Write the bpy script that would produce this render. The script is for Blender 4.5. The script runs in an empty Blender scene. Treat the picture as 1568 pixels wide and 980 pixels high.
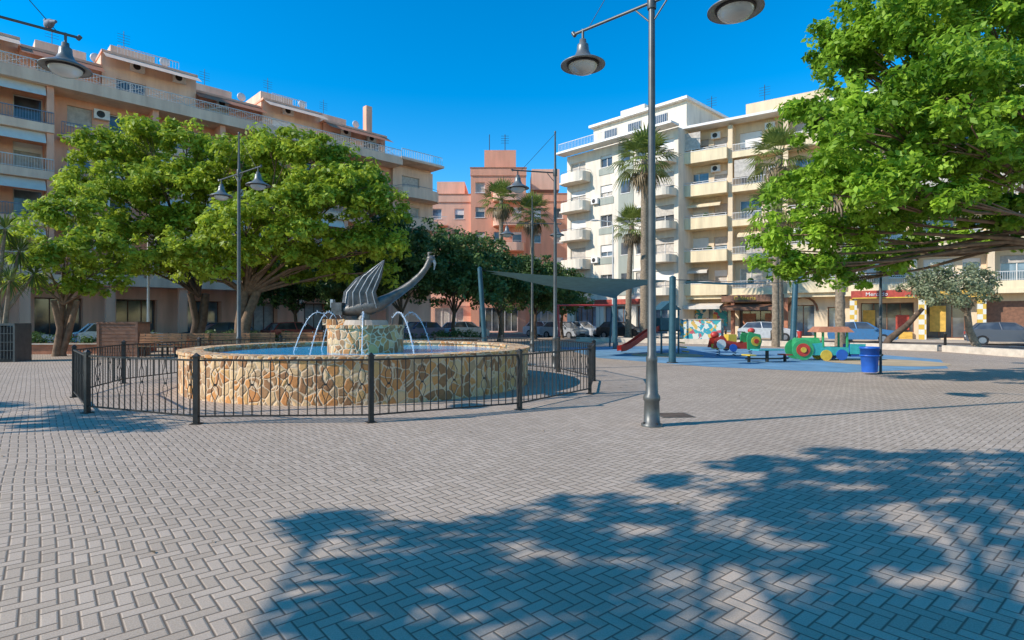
import bpy, math, random
import numpy as np
from mathutils import Vector, Matrix
random.seed(7); rng=np.random.default_rng(7)
S=bpy.context.scene
F=871.0
def P(px,py,d): return Vector(((px-784)/F*d, d, 1.5+(490-py)/F*d))
# ------------------------------------------------------------ materials
def newmat(name):
    m=bpy.data.materials.new(name); m.use_nodes=True; nt=m.node_tree; nt.nodes.clear()
    o=nt.nodes.new('ShaderNodeOutputMaterial'); p=nt.nodes.new('ShaderNodeBsdfPrincipled')
    nt.links.new(p.outputs[0],o.inputs[0]); return m,nt,p,o
def mth(nt,op,a,b=None,c=None):
    n=nt.nodes.new('ShaderNodeMath'); n.operation=op
    for i,x in enumerate((a,b,c)):
        if x is None: continue
        if isinstance(x,(int,float)): n.inputs[i].default_value=x
        else: nt.links.new(x,n.inputs[i])
    return n.outputs[0]
def mixc(nt,f,a,b,mode='MIX'):
    n=nt.nodes.new('ShaderNodeMix'); n.data_type='RGBA'; n.blend_type=mode
    def s(i,x):
        if isinstance(x,(int,float)): n.inputs[i].default_value=x
        elif isinstance(x,tuple): n.inputs[i].default_value=(*x[:3],1)
        else: nt.links.new(x,n.inputs[i])
    s(0,f); s(6,a); s(7,b); return n.outputs[2]
def noise(nt,vec,scale,detail=4,rough=.55):
    n=nt.nodes.new('ShaderNodeTexNoise'); n.inputs['Scale'].default_value=scale
    n.inputs['Detail'].default_value=detail; n.inputs['Roughness'].default_value=rough
    nt.links.new(vec,n.inputs['Vector']); return n.outputs[0]
def ramp(nt,v,lo,hi):
    n=nt.nodes.new('ShaderNodeMapRange'); n.inputs[1].default_value=lo; n.inputs[2].default_value=hi
    nt.links.new(v,n.inputs[0]); return n.outputs[0]
def objc(nt):
    return nt.nodes.new('ShaderNodeTexCoord').outputs['Object']
def mapping(nt,vec,sc=(1,1,1),rot=(0,0,0)):
    n=nt.nodes.new('ShaderNodeMapping'); n.inputs['Scale'].default_value=sc; n.inputs['Rotation'].default_value=rot
    nt.links.new(vec,n.inputs[0]); return n.outputs[0]
def bump(nt,p,h,strength=.3,dist=.02):
    b=nt.nodes.new('ShaderNodeBump'); b.inputs['Strength'].default_value=strength; b.inputs['Distance'].default_value=dist
    nt.links.new(h,b.inputs['Height']); nt.links.new(b.outputs[0],p.inputs['Normal'])
def mat(name,col,rough=.7,metal=0,var=.25,sc=3,bmp=0,streak=False):
    m,nt,p,o=newmat(name); p.inputs['Roughness'].default_value=rough; p.inputs['Metallic'].default_value=metal
    v=objc(nt)
    if streak: 
        v2=mapping(nt,v,(1.2,1.2,.18)); n1=noise(nt,v2,sc,6,.65)
    else: n1=noise(nt,v,sc,5,.6)
    f=ramp(nt,n1,.35,.7)
    c=mixc(nt,f,tuple(min(.95,x*(1+var*.3)) for x in col),tuple(x*(1-var) for x in col))
    nt.links.new(c,p.inputs['Base Color'])
    if bmp: bump(nt,p,noise(nt,v,sc*12,3),bmp,.02)
    return m
M={}
M['cream']=mat('cream_render',(.80,.61,.40),.9,0,.2,1.2,.1,True)
M['creamband']=mat('yellow_cream_render',(.87,.69,.43),.85,0,.22,1.5,.1,True)
M['white']=mat('white_render',(.82,.71,.56),.85,0,.22,1.2,.1,True)
M['whitepaint']=mat('white_paint',(.83,.78,.71),.6,0,.1,2)
M['greygreen']=mat('greygreen_render',(.38,.39,.32),.85,0,.18,1.2,.1,True)
M['peach']=mat('peach_render',(.93,.46,.30),.9,0,.25,.9,.1,True)
M['peachlight']=mat('pale_peach_render',(.94,.60,.42),.9,0,.27,.9,.1,True)
M['salmon']=mat('salmon_render',(.82,.37,.23),.9,0,.2,.8,.1,True)
M['pink']=mat('pink_render',(.90,.50,.34),.9,0,.2,.8,.1,True)
M['terra']=mat('terracotta',(.48,.19,.10),.85,0,.35,4,.2)
M['brown']=mat('brown_wood',(.24,.11,.06),.6,0,.4,5,.1)
M['interior']=mat('dark_interior',(.05,.045,.04),.9,0,.3,1)
M['concrete']=mat('concrete',(.50,.41,.32),.9,0,.25,2,.2)
M['kerb']=mat('kerb_stone',(.64,.54,.42),.9,0,.25,3,.2)
M['asphalt']=mat('asphalt',(.11,.09,.075),.95,0,.3,1.5,.3)
M['metal']=mat('painted_steel_grey',(.11,.11,.10),.42,.3,.25,6)
M['lampgrey']=mat('lamp_grey_paint',(.21,.21,.19),.4,.4,.25,8)
M['iron']=mat('black_iron',(.04,.036,.032),.5,.4,.4,12)
M['rail']=mat('white_railing',(.68,.63,.57),.5,.1,.1,4)
M['railblue']=mat('blue_railing',(.18,.21,.26),.5,.3,.1,4)
M['teal']=mat('teal_paint',(.03,.095,.12),.5,.1,.25,5)
M['sail']=mat('shade_cloth',(.12,.26,.28),.9,0,.2,3)
M['red']=mat('red_plastic',(.55,.05,.035),.4,0,.2,5)
M['signred']=mat('faded_red_sign',(.50,.07,.04),.6,0,.35,5)
M['signyel']=mat('orange_yellow_fascia',(.72,.42,.07),.7,0,.3,4)
M['yellow']=mat('yellow_plastic',(.70,.48,.06),.4,0,.2,5)
M['green']=mat('green_plastic',(.05,.38,.14),.4,0,.2,5)
M['turq']=mat('turquoise_plastic',(.04,.42,.42),.4,0,.2,5)
M['blue']=mat('blue_plastic',(.02,.12,.5),.4,0,.2,5)
M['orange']=mat('terracotta_bench_paint',(.52,.21,.08),.5,0,.3,5)
M['rubberblue']=mat('rubber_blue',(.15,.30,.42),.95,0,.3,1.2,.2)
M['poolblue']=mat('pool_paint',(.05,.42,.70),.6,0,.2,1.2,.2)
M['rubbertan']=mat('rubber_tan',(.55,.39,.22),.95,0,.25,1.2,.2)
M['bark']=mat('bark',(.24,.15,.09),.95,0,.5,5,.6)
M['barkdark']=mat('bark_dark',(.13,.085,.055),.95,0,.5,5,.6)
M['palmbark']=mat('palm_bark',(.32,.24,.16),.95,0,.5,9,.8)
M['tire']=mat('tyre',(.02,.02,.02),.85,0,.2,5)
M['rim']=mat('wheel_rim',(.4,.4,.42),.35,.8,.2,5)
M['bronze']=mat('weathered_bronze',(.16,.145,.125),.42,.5,.55,5,.3)
M['bronzel']=mat('worn_metal',(.46,.45,.43),.4,.4,.4,7,.2)
M['awn']=mat('awning_stripe',(.72,.64,.53),.9,0,.1,3)
M['soil']=mat('planter_soil',(.12,.08,.05),1,0,.4,3,.5)
M['pigeon']=mat('pigeon_feather',(.18,.19,.22),.7,0,.4,30)
def glass(name,col,rough=.08):
    m,nt,p,o=newmat(name); v=objc(nt)
    f=ramp(nt,noise(nt,v,.9,2),.4,.6)
    nt.links.new(mixc(nt,f,col,tuple(c*1.8+.02 for c in col)),p.inputs['Base Color'])
    p.inputs['Roughness'].default_value=rough; p.inputs['Specular IOR Level'].default_value=.9
    return m
M['glass']=glass('window_glass',(.05,.055,.06))
M['glassb']=glass('window_glass_bluish',(.11,.15,.18))
M['lens']=glass('lamp_lens',(.36,.36,.33),.25)
M['curtain']=mat('curtain',(.57,.50,.42),.9,0,.3,4)
def carpaint(name,col):
    m,nt,p,o=newmat(name); p.inputs['Roughness'].default_value=.3
    p.inputs['Coat Weight'].default_value=.6; p.inputs['Metallic'].default_value=.2
    f=noise(nt,objc(nt),6,3); nt.links.new(mixc(nt,ramp(nt,f,.4,.8),col,tuple(c*.7+.03 for c in col)),p.inputs['Base Color'])
    return m
def paving():
    m,nt,p,o=newmat('herringbone_paving')
    v0=objc(nt); wob=nt.nodes.new('ShaderNodeTexNoise'); wob.inputs['Scale'].default_value=.35; nt.links.new(v0,wob.inputs['Vector'])
    vm=nt.nodes.new('ShaderNodeVectorMath'); vm.operation='MULTIPLY_ADD'; vm.inputs[1].default_value=(.10,.10,0)
    nt.links.new(wob.outputs['Color'],vm.inputs[0]); nt.links.new(v0,vm.inputs[2])
    w=.08
    v=mapping(nt,vm.outputs[0],(1/w,1/w,1),(0,0,math.radians(50)))
    sp=nt.nodes.new('ShaderNodeSeparateXYZ'); nt.links.new(v,sp.inputs[0]); u,t=sp.outputs[0],sp.outputs[1]
    i=mth(nt,'FLOOR',u); j=mth(nt,'FLOOR',t); fu=mth(nt,'FRACT',u); fv=mth(nt,'FRACT',t)
    d=mth(nt,'SUBTRACT',i,j); k=mth(nt,'FLOORED_MODULO',d,4.0)
    def eq(n): return mth(nt,'COMPARE',k,float(n),.25)
    k1,k2=eq(1),eq(2); hor=mth(nt,'LESS_THAN',k,1.5)
    def mind(x,lx,y):
        a=mth(nt,'MINIMUM',x,mth(nt,'SUBTRACT',lx,x)); b=mth(nt,'MINIMUM',y,mth(nt,'SUBTRACT',1.0,y)); return mth(nt,'MINIMUM',a,b)
    dh=mind(mth(nt,'ADD',fu,k1),2.0,fv); dv=mind(mth(nt,'ADD',fv,k2),2.0,fu)
    dist=mth(nt,'ADD',mth(nt,'MULTIPLY',dh,hor),mth(nt,'MULTIPLY',dv,mth(nt,'SUBTRACT',1.0,hor)))
    bi=mth(nt,'SUBTRACT',i,k1); bj=mth(nt,'SUBTRACT',j,k2)
    cb=nt.nodes.new('ShaderNodeCombineXYZ'); nt.links.new(bi,cb.inputs[0]); nt.links.new(bj,cb.inputs[1])
    nt.links.new(mth(nt,'MULTIPLY',hor,7.3),cb.inputs[2])
    wn=nt.nodes.new('ShaderNodeTexWhiteNoise'); nt.links.new(cb.outputs[0],wn.inputs['Vector'])
    joint=ramp(nt,dist,.03,.09)
    c=mixc(nt,wn.outputs['Value'],(.43,.325,.235),(.60,.46,.345))
    c=mixc(nt,.4,c,mixc(nt,ramp(nt,noise(nt,v0,110,3,.7),.3,.7),(.25,.185,.13),(.72,.56,.42)))
    big=ramp(nt,noise(nt,v0,.45,5,.6),.38,.68)
    c=mixc(nt,mth(nt,'MULTIPLY',big,.4),c,(.33,.25,.185))
    st=ramp(nt,noise(nt,v0,2.3,5,.7),.6,.72); c=mixc(nt,mth(nt,'MULTIPLY',st,.35),c,(.68,.54,.41))
    sp2=ramp(nt,noise(nt,v0,7,6,.8),.66,.72); c=mixc(nt,mth(nt,'MULTIPLY',sp2,.3),c,(.19,.14,.105))
    c=mixc(nt,joint,(.17,.125,.09),c)
    nt.links.new(c,p.inputs['Base Color']); p.inputs['Roughness'].default_value=.9; p.inputs['Specular IOR Level'].default_value=.25
    h=mth(nt,'ADD',ramp(nt,dist,.02,.14),mth(nt,'MULTIPLY',noise(nt,v0,160,3),.25))
    h=mth(nt,'ADD',h,mth(nt,'MULTIPLY',wn.outputs['Value'],.25))
    bump(nt,p,h,.7,.005)
    return m
M['paving']=paving()
def flagstone():
    m,nt,p,o=newmat('crazy_stone')
    v0=objc(nt); wob=nt.nodes.new('ShaderNodeTexNoise'); wob.inputs['Scale'].default_value=2.5; nt.links.new(v0,wob.inputs['Vector'])
    vm=nt.nodes.new('ShaderNodeVectorMath'); vm.operation='MULTIPLY_ADD'; vm.inputs[1].default_value=(.25,.25,.25)
    nt.links.new(wob.outputs['Color'],vm.inputs[0]); nt.links.new(v0,vm.inputs[2])
    v=mapping(nt,vm.outputs[0],(6.4,6.4,5.2))
    a=nt.nodes.new('ShaderNodeTexVoronoi'); a.feature='F1'; a.inputs['Scale'].default_value=1; nt.links.new(v,a.inputs['Vector'])
    e=nt.nodes.new('ShaderNodeTexVoronoi'); e.feature='DISTANCE_TO_EDGE'; e.inputs['Scale'].default_value=1; nt.links.new(v,e.inputs['Vector'])
    sp=nt.nodes.new('ShaderNodeSeparateColor'); nt.links.new(a.outputs['Color'],sp.inputs[0])
    cr=nt.nodes.new('ShaderNodeValToRGB'); nt.links.new(sp.outputs[0],cr.inputs[0])
    els=cr.color_ramp.elements; els[0].color=(.27,.10,.035,1); els[1].color=(.72,.44,.21,1); cr.color_ramp.interpolation='CONSTANT'
    for pos,c in ((.18,(.62,.22,.05)),(.34,(.70,.38,.13)),(.48,(.78,.50,.25)),(.6,(.38,.18,.075)),(.72,(.74,.29,.07)),(.84,(.48,.31,.17)),(.92,(.80,.54,.28))):
        q=els.new(pos); q.color=(*c,1)
    c=mixc(nt,.3,cr.outputs[0],mixc(nt,noise(nt,v0,14,5,.65),(.15,.08,.035),(.85,.54,.28)))
    f=ramp(nt,e.outputs['Distance'],.03,.08)
    c=mixc(nt,f,(.72,.52,.33),c); nt.links.new(c,p.inputs['Base Color']); p.inputs['Roughness'].default_value=.85; p.inputs['Specular IOR Level'].default_value=.3
    h=mth(nt,'ADD',ramp(nt,e.outputs['Distance'],.0,.15),mth(nt,'MULTIPLY',noise(nt,v0,20,4),.5)); bump(nt,p,h,.6,.03)
    return m
M['stone']=flagstone()
def water():
    m,nt,p,o=newmat('pool_water'); v=objc(nt)
    n1=noise(nt,v,3,4); nt.links.new(mixc(nt,n1,(.02,.34,.66),(.08,.52,.82)),p.inputs['Base Color'])
    p.inputs['Roughness'].default_value=.1; p.inputs['Specular IOR Level'].default_value=.3; bump(nt,p,noise(nt,v,9,3),.25,.03); return m
M['water']=water()
def spray():
    m,nt,p,o=newmat('water_jet'); p.inputs['Roughness'].default_value=.15
    nt.links.new(mixc(nt,noise(nt,objc(nt),30,2),(.75,.82,.87),(.95,.96,.97)),p.inputs['Base Color'])
    tr=nt.nodes.new('ShaderNodeBsdfTransparent'); mx=nt.nodes.new('ShaderNodeMixShader'); mx.inputs[0].default_value=.45
    nt.links.new(p.outputs[0],mx.inputs[1]); nt.links.new(tr.outputs[0],mx.inputs[2]); nt.links.new(mx.outputs[0],o.inputs[0]); return m
M['spray']=spray()
def mural():
    m,nt,p,o=newmat('mural_paint'); v=objc(nt)
    a=nt.nodes.new('ShaderNodeTexNoise'); a.inputs['Scale'].default_value=1.4; nt.links.new(v,a.inputs['Vector'])
    vm=nt.nodes.new('ShaderNodeVectorMath'); vm.operation='ADD'; nt.links.new(v,vm.inputs[0]); nt.links.new(a.outputs['Color'],vm.inputs[1])
    w=nt.nodes.new('ShaderNodeTexVoronoi'); w.inputs['Scale'].default_value=3.4; nt.links.new(vm.outputs[0],w.inputs['Vector'])
    sp=nt.nodes.new('ShaderNodeSeparateColor'); nt.links.new(w.outputs['Color'],sp.inputs[0])
    cr=nt.nodes.new('ShaderNodeValToRGB'); cr.color_ramp.interpolation='CONSTANT'; nt.links.new(sp.outputs[0],cr.inputs[0])
    els=cr.color_ramp.elements; els[0].color=(.04,.33,.40,1); els[1].color=(.03,.06,.12,1)
    for pos,c in ((.25,(.70,.68,.58)),(.38,(.05,.38,.36)),(.55,(.65,.42,.10)),(.66,(.04,.20,.30)),(.75,(.50,.10,.12)),(.86,(.70,.68,.58))): q=els.new(pos); q.color=(*c,1)
    nt.links.new(cr.outputs[0],p.inputs['Base Color']); p.inputs['Roughness'].default_value=.7; return m
M['mural']=mural()
def checker():
    m,nt,p,o=newmat('checker_tile'); v=mapping(nt,objc(nt),(1,0.001,1))
    c=nt.nodes.new('ShaderNodeTexChecker'); c.inputs['Scale'].default_value=2.6; c.inputs[1].default_value=(.68,.42,.06,1); c.inputs[2].default_value=(.72,.68,.58,1)
    nt.links.new(v,c.inputs[0]); nt.links.new(c.outputs[0],p.inputs['Base Color']); return m
M['checker']=checker()
def leafmat(name,dark,light,trans=.35):
    m,nt,p,o=newmat(name)
    at=nt.nodes.new('ShaderNodeAttribute'); at.attribute_name='tone'
    c=mixc(nt,at.outputs['Fac'],dark,light); nt.links.new(c,p.inputs['Base Color']); p.inputs['Roughness'].default_value=.5
    p.inputs['Specular IOR Level'].default_value=.3
    tr=nt.nodes.new('ShaderNodeBsdfTranslucent'); nt.links.new(mixc(nt,at.outputs['Fac'],tuple(x*1.3 for x in dark),tuple(x*1.25 for x in light)),tr.inputs[0])
    mx=nt.nodes.new('ShaderNodeMixShader'); mx.inputs[0].default_value=trans
    nt.links.new(p.outputs[0],mx.inputs[1]); nt.links.new(tr.outputs[0],mx.inputs[2]); nt.links.new(mx.outputs[0],o.inputs[0]); return m
M['leaf']=leafmat('ficus_leaf',(.15,.23,.015),(.52,.60,.06),.4)
M['leafR']=leafmat('ficus_leaf_fresh',(.09,.20,.012),(.40,.58,.05),.4)
M['leafdark']=leafmat('dark_leaf',(.04,.085,.022),(.14,.22,.06),.25)
M['leafolive']=leafmat('olive_leaf',(.14,.17,.08),(.32,.34,.19),.25)
M['leafpalm']=leafmat('palm_leaf',(.10,.14,.025),(.28,.32,.07),.3)
M['leafdead']=leafmat('dry_frond',(.16,.11,.06),(.32,.24,.13),.2)
# ------------------------------------------------------------ mesh builder
class MB:
    def __init__(s): s.v=[];s.f=[];s.m=[];s.sm=[];s.mats=[];s.M=Matrix.Identity(4)
    def mi(s,k):
        mt=M[k] if isinstance(k,str) else k
        if mt not in s.mats: s.mats.append(mt)
        return s.mats.index(mt)
    def add(s,vs,fs,k,smooth=False):
        o=len(s.v); i=s.mi(k)
        for v in vs: s.v.append(tuple(s.M@Vector(v)))
        for f in fs: s.f.append(tuple(o+a for a in f)); s.m.append(i); s.sm.append(smooth)
    def box(s,x0,x1,y0,y1,z0,z1,k):
        s.add([(x0,y0,z0),(x1,y0,z0),(x1,y1,z0),(x0,y1,z0),(x0,y0,z1),(x1,y0,z1),(x1,y1,z1),(x0,y1,z1)],
              [(0,3,2,1),(4,5,6,7),(0,1,5,4),(1,2,6,5),(2,3,7,6),(3,0,4,7)],k)
    def quad(s,a,b,c,d,k): s.add([a,b,c,d],[(0,1,2,3)],k)
    def tube(s,pts,rad,k,n=8,caps=True,smooth=True):
        pts=[Vector(p) for p in pts]
        if isinstance(rad,(int,float)): rad=[rad]*len(pts)
        vs=[];fs=[];ref=None
        for i,p in enumerate(pts):
            t=(pts[min(i+1,len(pts)-1)]-pts[max(i-1,0)])
            t=t.normalized() if t.length>1e-9 else Vector((0,0,1))
            if ref is None: ref=Vector((0,0,1)) if abs(t.z)<.9 else Vector((1,0,0))
            a=(ref-t*ref.dot(t))
            if a.length<1e-6: a=t.orthogonal()
            a.normalize(); ref=a; b=t.cross(a)
            for j in range(n):
                an=2*math.pi*j/n; vs.append(p+(a*math.cos(an)+b*math.sin(an))*rad[i])
        for i in range(len(pts)-1):
            for j in range(n):
                j2=(j+1)%n; fs.append((i*n+j,i*n+j2,(i+1)*n+j2,(i+1)*n+j))
        s.add(vs,fs,k,smooth)
        if caps:
            s.add(vs[:n],[tuple(range(n))[::-1]],k); s.add(vs[-n:],[tuple(range(n))],k)
    def lathe(s,prof,c,k,n=24,smooth=True,sc=(1,1)):
        c=Vector(c);vs=[];fs=[]
        for r,z in prof:
            for j in range(n):
                a=2*math.pi*j/n; vs.append((c.x+r*math.cos(a)*sc[0],c.y+r*math.sin(a)*sc[1],c.z+z))
        for i in range(len(prof)-1):
            for j in range(n):
                j2=(j+1)%n; fs.append((i*n+j,i*n+j2,(i+1)*n+j2,(i+1)*n+j))
        s.add(vs,fs,k,smooth)
    def ext(s,poly,t0,t1,k,axis='y'):
        n=len(poly)
        def mk(p,t): return (p[0],t,p[1]) if axis=='y' else ((p[0],p[1],t) if axis=='z' else (t,p[0],p[1]))
        vs=[mk(p,t0) for p in poly]+[mk(p,t1) for p in poly]
        fs=[tuple(range(n)),tuple(range(2*n-1,n-1,-1))]+[(i,(i+1)%n,(i+1)%n+n,i+n) for i in range(n)]
        s.add(vs,fs,k)
    def ell(s,c,r,k,n=14,mN=8):
        prof=[(math.sin(math.pi*i/mN),-math.cos(math.pi*i/mN)) for i in range(mN+1)]
        vs=[];fs=[];c=Vector(c)
        for rr,z in prof:
            for j in range(n):
                a=2*math.pi*j/n; vs.append((c.x+rr*math.cos(a)*r[0],c.y+rr*math.sin(a)*r[1],c.z+z*r[2]))
        for i in range(mN):
            for j in range(n):
                j2=(j+1)%n; fs.append((i*n+j,i*n+j2,(i+1)*n+j2,(i+1)*n+j))
        s.add(vs,fs,k,True)
    def obj(s,name,parent=None,loc=(0,0,0),rz=0,bevel=0):
        me=bpy.data.meshes.new(name); me.from_pydata(s.v,[],s.f)
        for mt in s.mats: me.materials.append(mt)
        me.polygons.foreach_set('material_index',s.m); me.polygons.foreach_set('use_smooth',s.sm); me.update()
        o=bpy.data.objects.new(name,me); S.collection.objects.link(o); o.location=loc; o.rotation_euler=(0,0,rz)
        if parent: o.parent=parent
        if bevel:
            b=o.modifiers.new('b','BEVEL'); b.width=bevel; b.segments=2; b.limit_method='ANGLE'
        return o
def empty(name,loc=(0,0,0),rz=0):
    e=bpy.data.objects.new(name,None); e.location=loc; e.rotation_euler=(0,0,rz); e.empty_display_size=.3; S.collection.objects.link(e); return e
# ------------------------------------------------------------ world / sun
EL=math.radians(33); sd=Vector((-.953,-.304,0)).normalized()
tosun=Vector((sd.x*math.cos(EL),sd.y*math.cos(EL),math.sin(EL)))
w=bpy.data.worlds.new('World'); S.world=w; w.use_nodes=True; nt=w.node_tree; nt.nodes.clear()
sky=nt.nodes.new('ShaderNodeTexSky'); sky.sky_type='NISHITA'; sky.sun_disc=False; sky.sun_elevation=EL
sky.sun_rotation=math.atan2(sd.x,sd.y)%(2*math.pi); sky.air_density=1.0; sky.dust_density=0; sky.ozone_density=2.6
hs=nt.nodes.new('ShaderNodeHueSaturation'); hs.inputs['Saturation'].default_value=1.5; hs.inputs['Hue'].default_value=.497; hs.inputs['Value'].default_value=1.55
bg=nt.nodes.new('ShaderNodeBackground'); bg.inputs[1].default_value=.15; wo=nt.nodes.new('ShaderNodeOutputWorld')
nt.links.new(sky.outputs[0],hs.inputs['Color']); nt.links.new(hs.outputs[0],bg.inputs[0]); nt.links.new(bg.outputs[0],wo.inputs[0])
sl=bpy.data.lights.new('sun','SUN'); sl.energy=5.0; sl.angle=math.radians(.5); sl.color=(1,.95,.88)
so=bpy.data.objects.new('sun',sl); S.collection.objects.link(so); so.rotation_euler=tosun.to_track_quat('Z','Y').to_euler()
cam=bpy.data.cameras.new('camera'); co=bpy.data.objects.new('camera',cam); S.collection.objects.link(co)
co.location=(0,0,1.5); co.rotation_euler=(math.radians(90),0,0); cam.lens=20.0; cam.sensor_width=36; cam.clip_end=2000; cam.clip_start=.05
S.camera=co
S.view_settings.view_transform='Standard'; S.view_settings.look='None'; S.view_settings.exposure=0
# ------------------------------------------------------------ ground
b=MB(); b.box(-900,900,-900,900,-.5,-.12,'asphalt'); b.obj('road_ground')
b=MB(); b.ext([(-60,-15),(26,-15),(26,29),(13,41),(6,48),(0,49),(-31.3,17.7),(-60,-11)],-.118,0,'paving','z'); b.obj('plaza_paving')
b=MB()
pl=[(26,-15),(26,29),(13,41),(6,48),(0,49),(-31.3,17.7),(-60,-11)]
for a,c in zip(pl[:-1],pl[1:]):
    a=Vector((*a,0));c=Vector((*c,0));d=(c-a).normalized();n=Vector((d.y,-d.x,0))
    q=[a,c,c+n*.2,a+n*.2]; b.add([(*p.xy,-.119) for p in q]+[(*p.xy,.006) for p in q],[(4,5,6,7),(0,1,5,4),(1,2,6,5),(2,3,7,6),(3,0,4,7)],'kerb')
b.obj('plaza_kerb')
b=MB(); b.add([(3.4,22.5,.004),(6.3,18.2,.004),(9.5,16.2,.004),(13.5,17.6,.004),(16.2,21.5,.004),(15.5,29,.004),(9,33,.004),(2.5,31,.004)],[tuple(range(8))],'rubberblue'); b.obj('playground_surface')
b=MB(); b.lathe([(0,0),(1.9,0)],(13.2,20.2,.008),'rubbertan',32); b.lathe([(0,0),(1.5,0)],(6.6,24.2,.008),'rubbertan',32); b.obj('playground_surface_patch')
b=MB()
for a,c in (((20.4,12),(20.4,27)),((20.4,27.3),(12.6,35)),((12.3,35.2),(4.5,40))):
    a=Vector((*a,0));c=Vector((*c,0));d=(c-a).normalized();n=Vector((d.y,-d.x,0))*.4
    q=[a,c,c+n,a+n]; b.add([(*p.xy,-.05) for p in q]+[(*p.xy,.3) for p in q],[(4,5,6,7),(0,1,5,4),(1,2,6,5),(2,3,7,6),(3,0,4,7)],'kerb')
b.obj('low_stone_wall')
b=MB(); b.box(-.26,.26,-.22,.22,.003,.006,'metal'); b.box(-.23,.23,-.19,.19,.006,.009,'barkdark'); b.obj('manhole_cover',loc=(2.55,8.95,0),rz=.1)
b=MB()
for i in range(9):
    b.M=Matrix.Translation((8.2+2.9*i,50.6-2.0*i,0))@Matrix.Rotation(-.6,4,'Z'); b.box(-.9,.9,-.06,.06,-.1195,-.114,'whitepaint')
b.obj('road_marking')
# ------------------------------------------------------------ fountain
FC=Vector((-3.56,13.87,0)); R=3.95
b=MB(); n=96
b.lathe([(R,0),(R,.80)],(0,0,0),'stone',n); b.lathe([(R-.42,.80),(R-.42,.2)],(0,0,0),'stone',n)
b.lathe([(R,.80),(R+.04,.805),(R+.04,.86),(R-.46,.86),(R-.46,.80)],(0,0,0),'stone',n,False)
for a in (228,322,20,100,150):
    b.M=Matrix.Rotation(math.radians(a),4,'Z'); b.box(R-.02,R+.03,-.12,.12,0,.80,'stone')
b.M=Matrix.Identity(4)
b.lathe([(0,.05),(R-.3,.05)],(0,0,0),'poolblue',48)
b.lathe([(.9,.1),(.9,1.30),(.93,1.305),(.93,1.38),(0,1.38)],(0,0,0),'stone',40,False)
b.lathe([(.55,1.38),(.5,1.5),(0,1.5)],(.0,0,0),'concrete',24,False)
b.box(-.98,-.45,-.25,.25,1.38,1.52,'stone')
b.lathe([(0,.73),(R-.41,.73)],(0,0,0),'water',64)
b.obj('stone_fountain',loc=FC)
b=MB()
rr=random.Random(3)
for k in range(8):
    a=2*math.pi*k/8+.2; ca,sa=math.cos(a),math.sin(a)
    b.tube([(ca*.86,sa*.86,1.3),(ca*.90,sa*.90,1.55)],.014,'metal',6)
    L=.66+.12*rr.random(); pts=[];rad=[]
    for i in range(17):
        t=i/16; x=.9+L*t; z=1.55+1.0*t-(1.0+.82)*t*t
        pts.append((ca*x,sa*x,z)); rad.append(.006+.007*t)
    b.tube(pts,rad,'spray',5)
    for i in range(36):
        t=rr.random()**.6; x=.9+L*t+rr.gauss(0,.02); z=1.55+1.0*t-1.82*t*t+rr.gauss(0,.025); s_=.004+.006*rr.random()
        b.ell((ca*x+rr.gauss(0,.02),sa*x+rr.gauss(0,.02),z),(s_,s_,s_*1.8),'spray',5,4)
b.obj('fountain_water_jets',loc=FC)
# swan sculpture
b=MB()
b.tube([(-.05,0,1.5),(-.02,0,1.72)],[.16,.12],'bronze',10)
b.tube([(-.62,0,1.72),(-.45,0,1.74),(-.2,0,1.78),(.1,0,1.83),(.35,0,1.90),(.6,0,2.04),(.85,0,2.20),(1.1,0,2.38),(1.32,0,2.58),(1.46,0,2.76),(1.52,0,2.88),(1.56,0,2.98)],
       [.10,.15,.19,.20,.17,.13,.105,.09,.08,.07,.075,.06],'bronze',12)
b.ell((1.58,0,2.99),(.11,.065,.09),'bronze'); b.tube([(1.62,0,3.0),(1.68,0,2.88),(1.66,0,2.72)],[.05,.035,.01],'bronzel',8)
b.tube([(1.54,0,3.05),(1.52,0,3.14),(1.60,0,3.15)],[.03,.022,.012],'bronze',6)
b.box(-.80,-.55,-.16,.16,1.70,1.92,'bronze'); b.box(-.74,-.52,-.22,.22,1.62,1.71,'bronze'); b.box(-.84,-.78,-.1,.1,1.80,2.0,'bronzel')
def wing(px,yo,tilt):
    W=[((x-560)/62.8,1.5+(490-y)/62.8) for x,y in px]
    def mk(p,o): return (p[0],yo+o+tilt*(p[1]-1.8),p[1])
    q=len(W); vs=[mk(p,-.02) for p in W]+[mk(p,.02) for p in W]
    b.add(vs,[tuple(range(q)),tuple(range(2*q-1,q-1,-1))]+[(i,(i+1)%q,(i+1)%q+q,i+q) for i in range(q)],'bronze')
    def along(pl,t):
        k=t*(len(pl)-1); i=min(int(k),len(pl)-2); f=k-i; return (pl[i][0]*(1-f)+pl[i+1][0]*f,pl[i][1]*(1-f)+pl[i+1][1]*f)
    for s in (.15,.4,.65,.88):
        rib=[]
        for t in np.linspace(0,.98,7):
            A=along(W[:q//2+1],t); B=along(W[q//2:][::-1],t) 
            rib.append((A[0]*(1-s)+B[0]*s,A[1]*(1-s)+B[1]*s))
        for o in (-.022,.022): b.tube([mk(p,o) for p in rib],[.014,.014,.014,.013,.012,.009,.004],'bronzel',5)
wing([(536,472),(538,448),(556,424),(594,400),(588,426),(578,448),(584,472)],-.13,-.22)
wing([(520,470),(522,446),(540,424),(577,405),(572,428),(558,450),(556,472)],.13,.25)
b.obj('swan_sculpture',loc=FC)
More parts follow.
